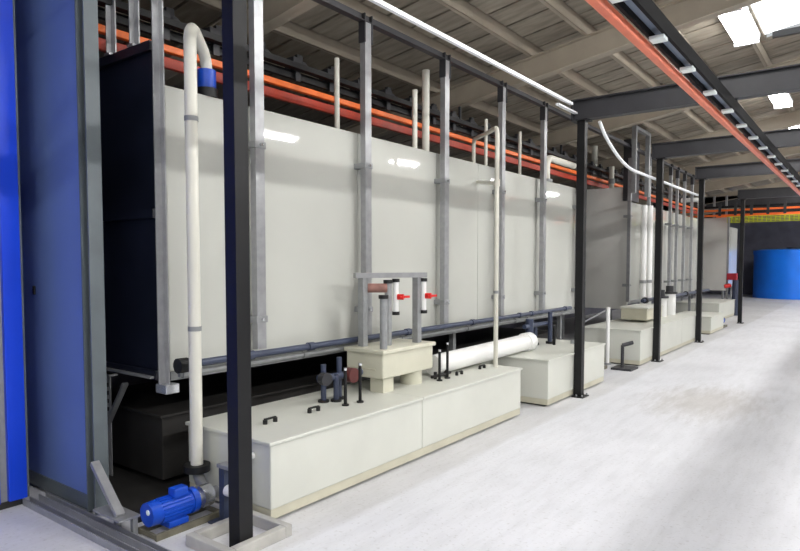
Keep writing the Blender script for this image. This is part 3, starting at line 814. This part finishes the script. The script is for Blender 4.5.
# pumps
def motor_pump(x, y, lab, s=1.0):
    t = thing('motor_pump', lab, 'pump', (x, y, 0))
    z = 0.20 * s
    def p(dx, dy, dz): return (x + dx * s, y + dy * s, dz * s)
    mb = MB()
    mb.box(x - 0.13 * s, x - 0.10 * s, y - 0.2 * s, y + 0.45 * s, 0, 0.05 * s)
    mb.box(x + 0.10 * s, x + 0.13 * s, y - 0.2 * s, y + 0.45 * s, 0, 0.05 * s)
    for yy in (-0.19, 0.1, 0.42):
        mb.box(x - 0.10 * s, x + 0.10 * s, y + yy * s - 0.012 * s, y + yy * s + 0.012 * s, 0.01 * s, 0.045 * s)
    mb.build('base_frame', M['pump_base'], t)
    mo = MB().cyl(p(0, -0.12, 0.18), p(0, 0.18, 0.18), 0.088 * s, 24).build('motor', M['pump_blue'], t, True)
    fb = MB()
    for k in range(20):
        a = 2 * PI * k / 20
        fb.bar((x + 0.094 * s * math.cos(a), y - 0.10 * s, z * 0.9 + 0.094 * s * math.sin(a)), (x + 0.094 * s * math.cos(a), y + 0.16 * s, z * 0.9 + 0.094 * s * math.sin(a)), 0.005 * s, 0.014 * s)
    fb.build('cooling_fins', M['pump_blue'], mo)
    MB().cyl(p(0, -0.20, 0.18), p(0, -0.12, 0.18), 0.094 * s, 24, 0.10 * s).build('fan_cover', M['pump_blue'], mo, True)
    MB().box(x - 0.02 * s, x + 0.075 * s, y + 0.0 * s, y + 0.13 * s, 0.265 * s, 0.34 * s, 0.008).build('terminal_box', M['pump_blue'], mo)
    MB().cyl(p(0.02, -0.205, 0.205), p(0.02, -0.199, 0.205), 0.022 * s, 14).build('badge', M['clear'], mo)
    MB().cyl(p(0, 0.18, 0.18), p(0, 0.23, 0.18), 0.105 * s, 24).build('mounting_flange', M['pump_blue'], t, True)
    MB().box(x - 0.09 * s, x + 0.09 * s, y - 0.06 * s, y + 0.12 * s, 0.045 * s, 0.095 * s, 0.004).build('foot', M['pump_blue'], t)
    MB().cyl(p(0, 0.23, 0.18), p(0, 0.28, 0.18), 0.045 * s, 16).build('shaft_housing', M['steel_bright'], t, True)
    MB().cyl(p(0, 0.28, 0.18), p(0, 0.38, 0.18), 0.095 * s, 24).build('pump_casing', M['steel_bright'], t, True)
    MB().cyl(p(0, 0.38, 0.18), p(0, 0.46, 0.18), 0.05 * s, 18).build('suction_port', M['galv_dull'], t, True)
    return t
pp = motor_pump(-3.335, 2.14, 'bright blue motor pump on the floor at the foot of the tall cream riser', 0.74)
MB().tube([(-3.345, 2.40, 0.16), (-3.45, 2.44, 0.19), (-3.5, 2.452, 0.245)], 0.036, 14).build('delivery_port', M['galv_dull'], pp, True)

st = thing('valve_stand', 'dark blue valve stand between the blue pump and the nearest black column', 'stand', (-3.22, 2.42, 0))
MB().box(-3.19, -3.14, 2.39, 2.44, 0.012, 0.34).build('post', M['pipe_blue'], st)
MB().box(-3.225, -3.065, 2.33, 2.50, 0.0, 0.012).build('foot_plate', M['pipe_blue'], st)
MB().box(-3.2, -3.08, 2.38, 2.45, 0.34, 0.365, 0.004).build('head', M['galv_dull'], st)
MB().cyl((-3.14, 2.415, 0.2), (-3.08, 2.415, 0.2), 0.035, 14).build('outlet', M['white'], st, True)

motor_pump(-3.3, 9.05, 'blue motor pump on the floor between the short tank and the far long tank', 0.95)
t = thing('tool_stand', 'dark T-handled floor stand before the end of the far long tank', 'stand', (-2.98, 9.55, 0))
MB().box(-3.1, -2.8, 9.4, 9.75, 0, 0.03).build('foot_plate', M['beam'], t)
MB().cyl((-2.98, 9.56, 0.03), (-2.98, 9.56, 0.36), 0.025, 12).build('post', M['beam'], t, True)
MB().cyl((-2.98, 9.56, 0.36), (-2.86, 9.66, 0.40), 0.03, 12).build('handle', M['beam'], t, True)
motor_pump(-3.0, 17.15, 'blue motor pump on the floor just beyond the small detached far tank', 0.9)
t = thing('control_post', 'small red control box on a blue post beside the farthest tunnel end plate', 'control', (-3.4, 21.4, 0))
MB().cyl((-3.32, 21.4, 0), (-3.32, 21.4, 1.08), 0.09, 16).build('blue_post', M['pipe_blue'], t, True)
MB().box(-3.55, -3.28, 21.3, 21.5, 1.08, 1.28, 0.01).build('red_box', mat('dark_red_box', (160, 24, 40), 0.5), t)
MB().cyl((-3.44, 21.32, 0.92), (-3.6, 21.25, 0.88), 0.06, 12).build('red_handle', M['red'], t, True)
tag(MB().box(-3.62, -3.56, 21.6, 21.66, 0.0, 3.0).build('post', M['galv']), 'pale post between the farthest tunnel end and the farthest black column', 'post')
for x, lab in ((-4.2, 'galvanised hanger post over the farthest tunnel end plate, left one'), (-3.84, 'galvanised hanger post over the farthest tunnel end plate, right one')):
    tag(MB().box(x - 0.03, x + 0.03, 22.64, 22.70, 3.06, 3.76).build('hanger_post', M['galv']), lab, 'post', 'posts over the farthest tunnel')

# pale leg and brace below the end of tunnel 2
t = thing('delivery_pipe', 'short white pipe standing before the far long tank beside the tool stand', 'pipe', (-3.3, 9.84, 0))
MB().cyl((-3.3, 9.84, 0), (-3.3, 9.84, 0.9), 0.03, 14).build('pipe', M['white'], t, True)
MB().cyl((-3.3, 9.84, 0), (-3.3, 9.84, 0.03), 0.06, 14).build('flange', M['galv_dull'], t, True)
MB().bar((-3.33, 9.84, 0.86), (-3.62, 9.6, 0.66), 0.02, 0.02).build('brace', M['galv'], t)

# large blue tank at the far end
bt = thing('storage_tank', 'large round bright blue storage tank in front of the dark back wall', 'tank', (-2.97, 33.6, 0))
MB().cyl((-2.97, 33.6, 0), (-2.97, 33.6, 1.98), 1.5, 48).build('body', M['tank_blue'], bt, True)
MB().cyl((-2.97, 33.6, 1.98), (-2.97, 33.6, 2.16), 1.53, 48).build('rim', M['tank_blue'], bt, True)
MB().cyl((-2.97, 33.6, 2.16), (-2.97, 33.6, 2.21), 1.48, 48, 1.2).build('top', M['tank_blue'], bt, True)
MB().cyl((-2.97, 33.6, 2.20), (-2.97, 33.6, 2.30), 0.22, 20).build('hatch', M['rubber'], bt, True)
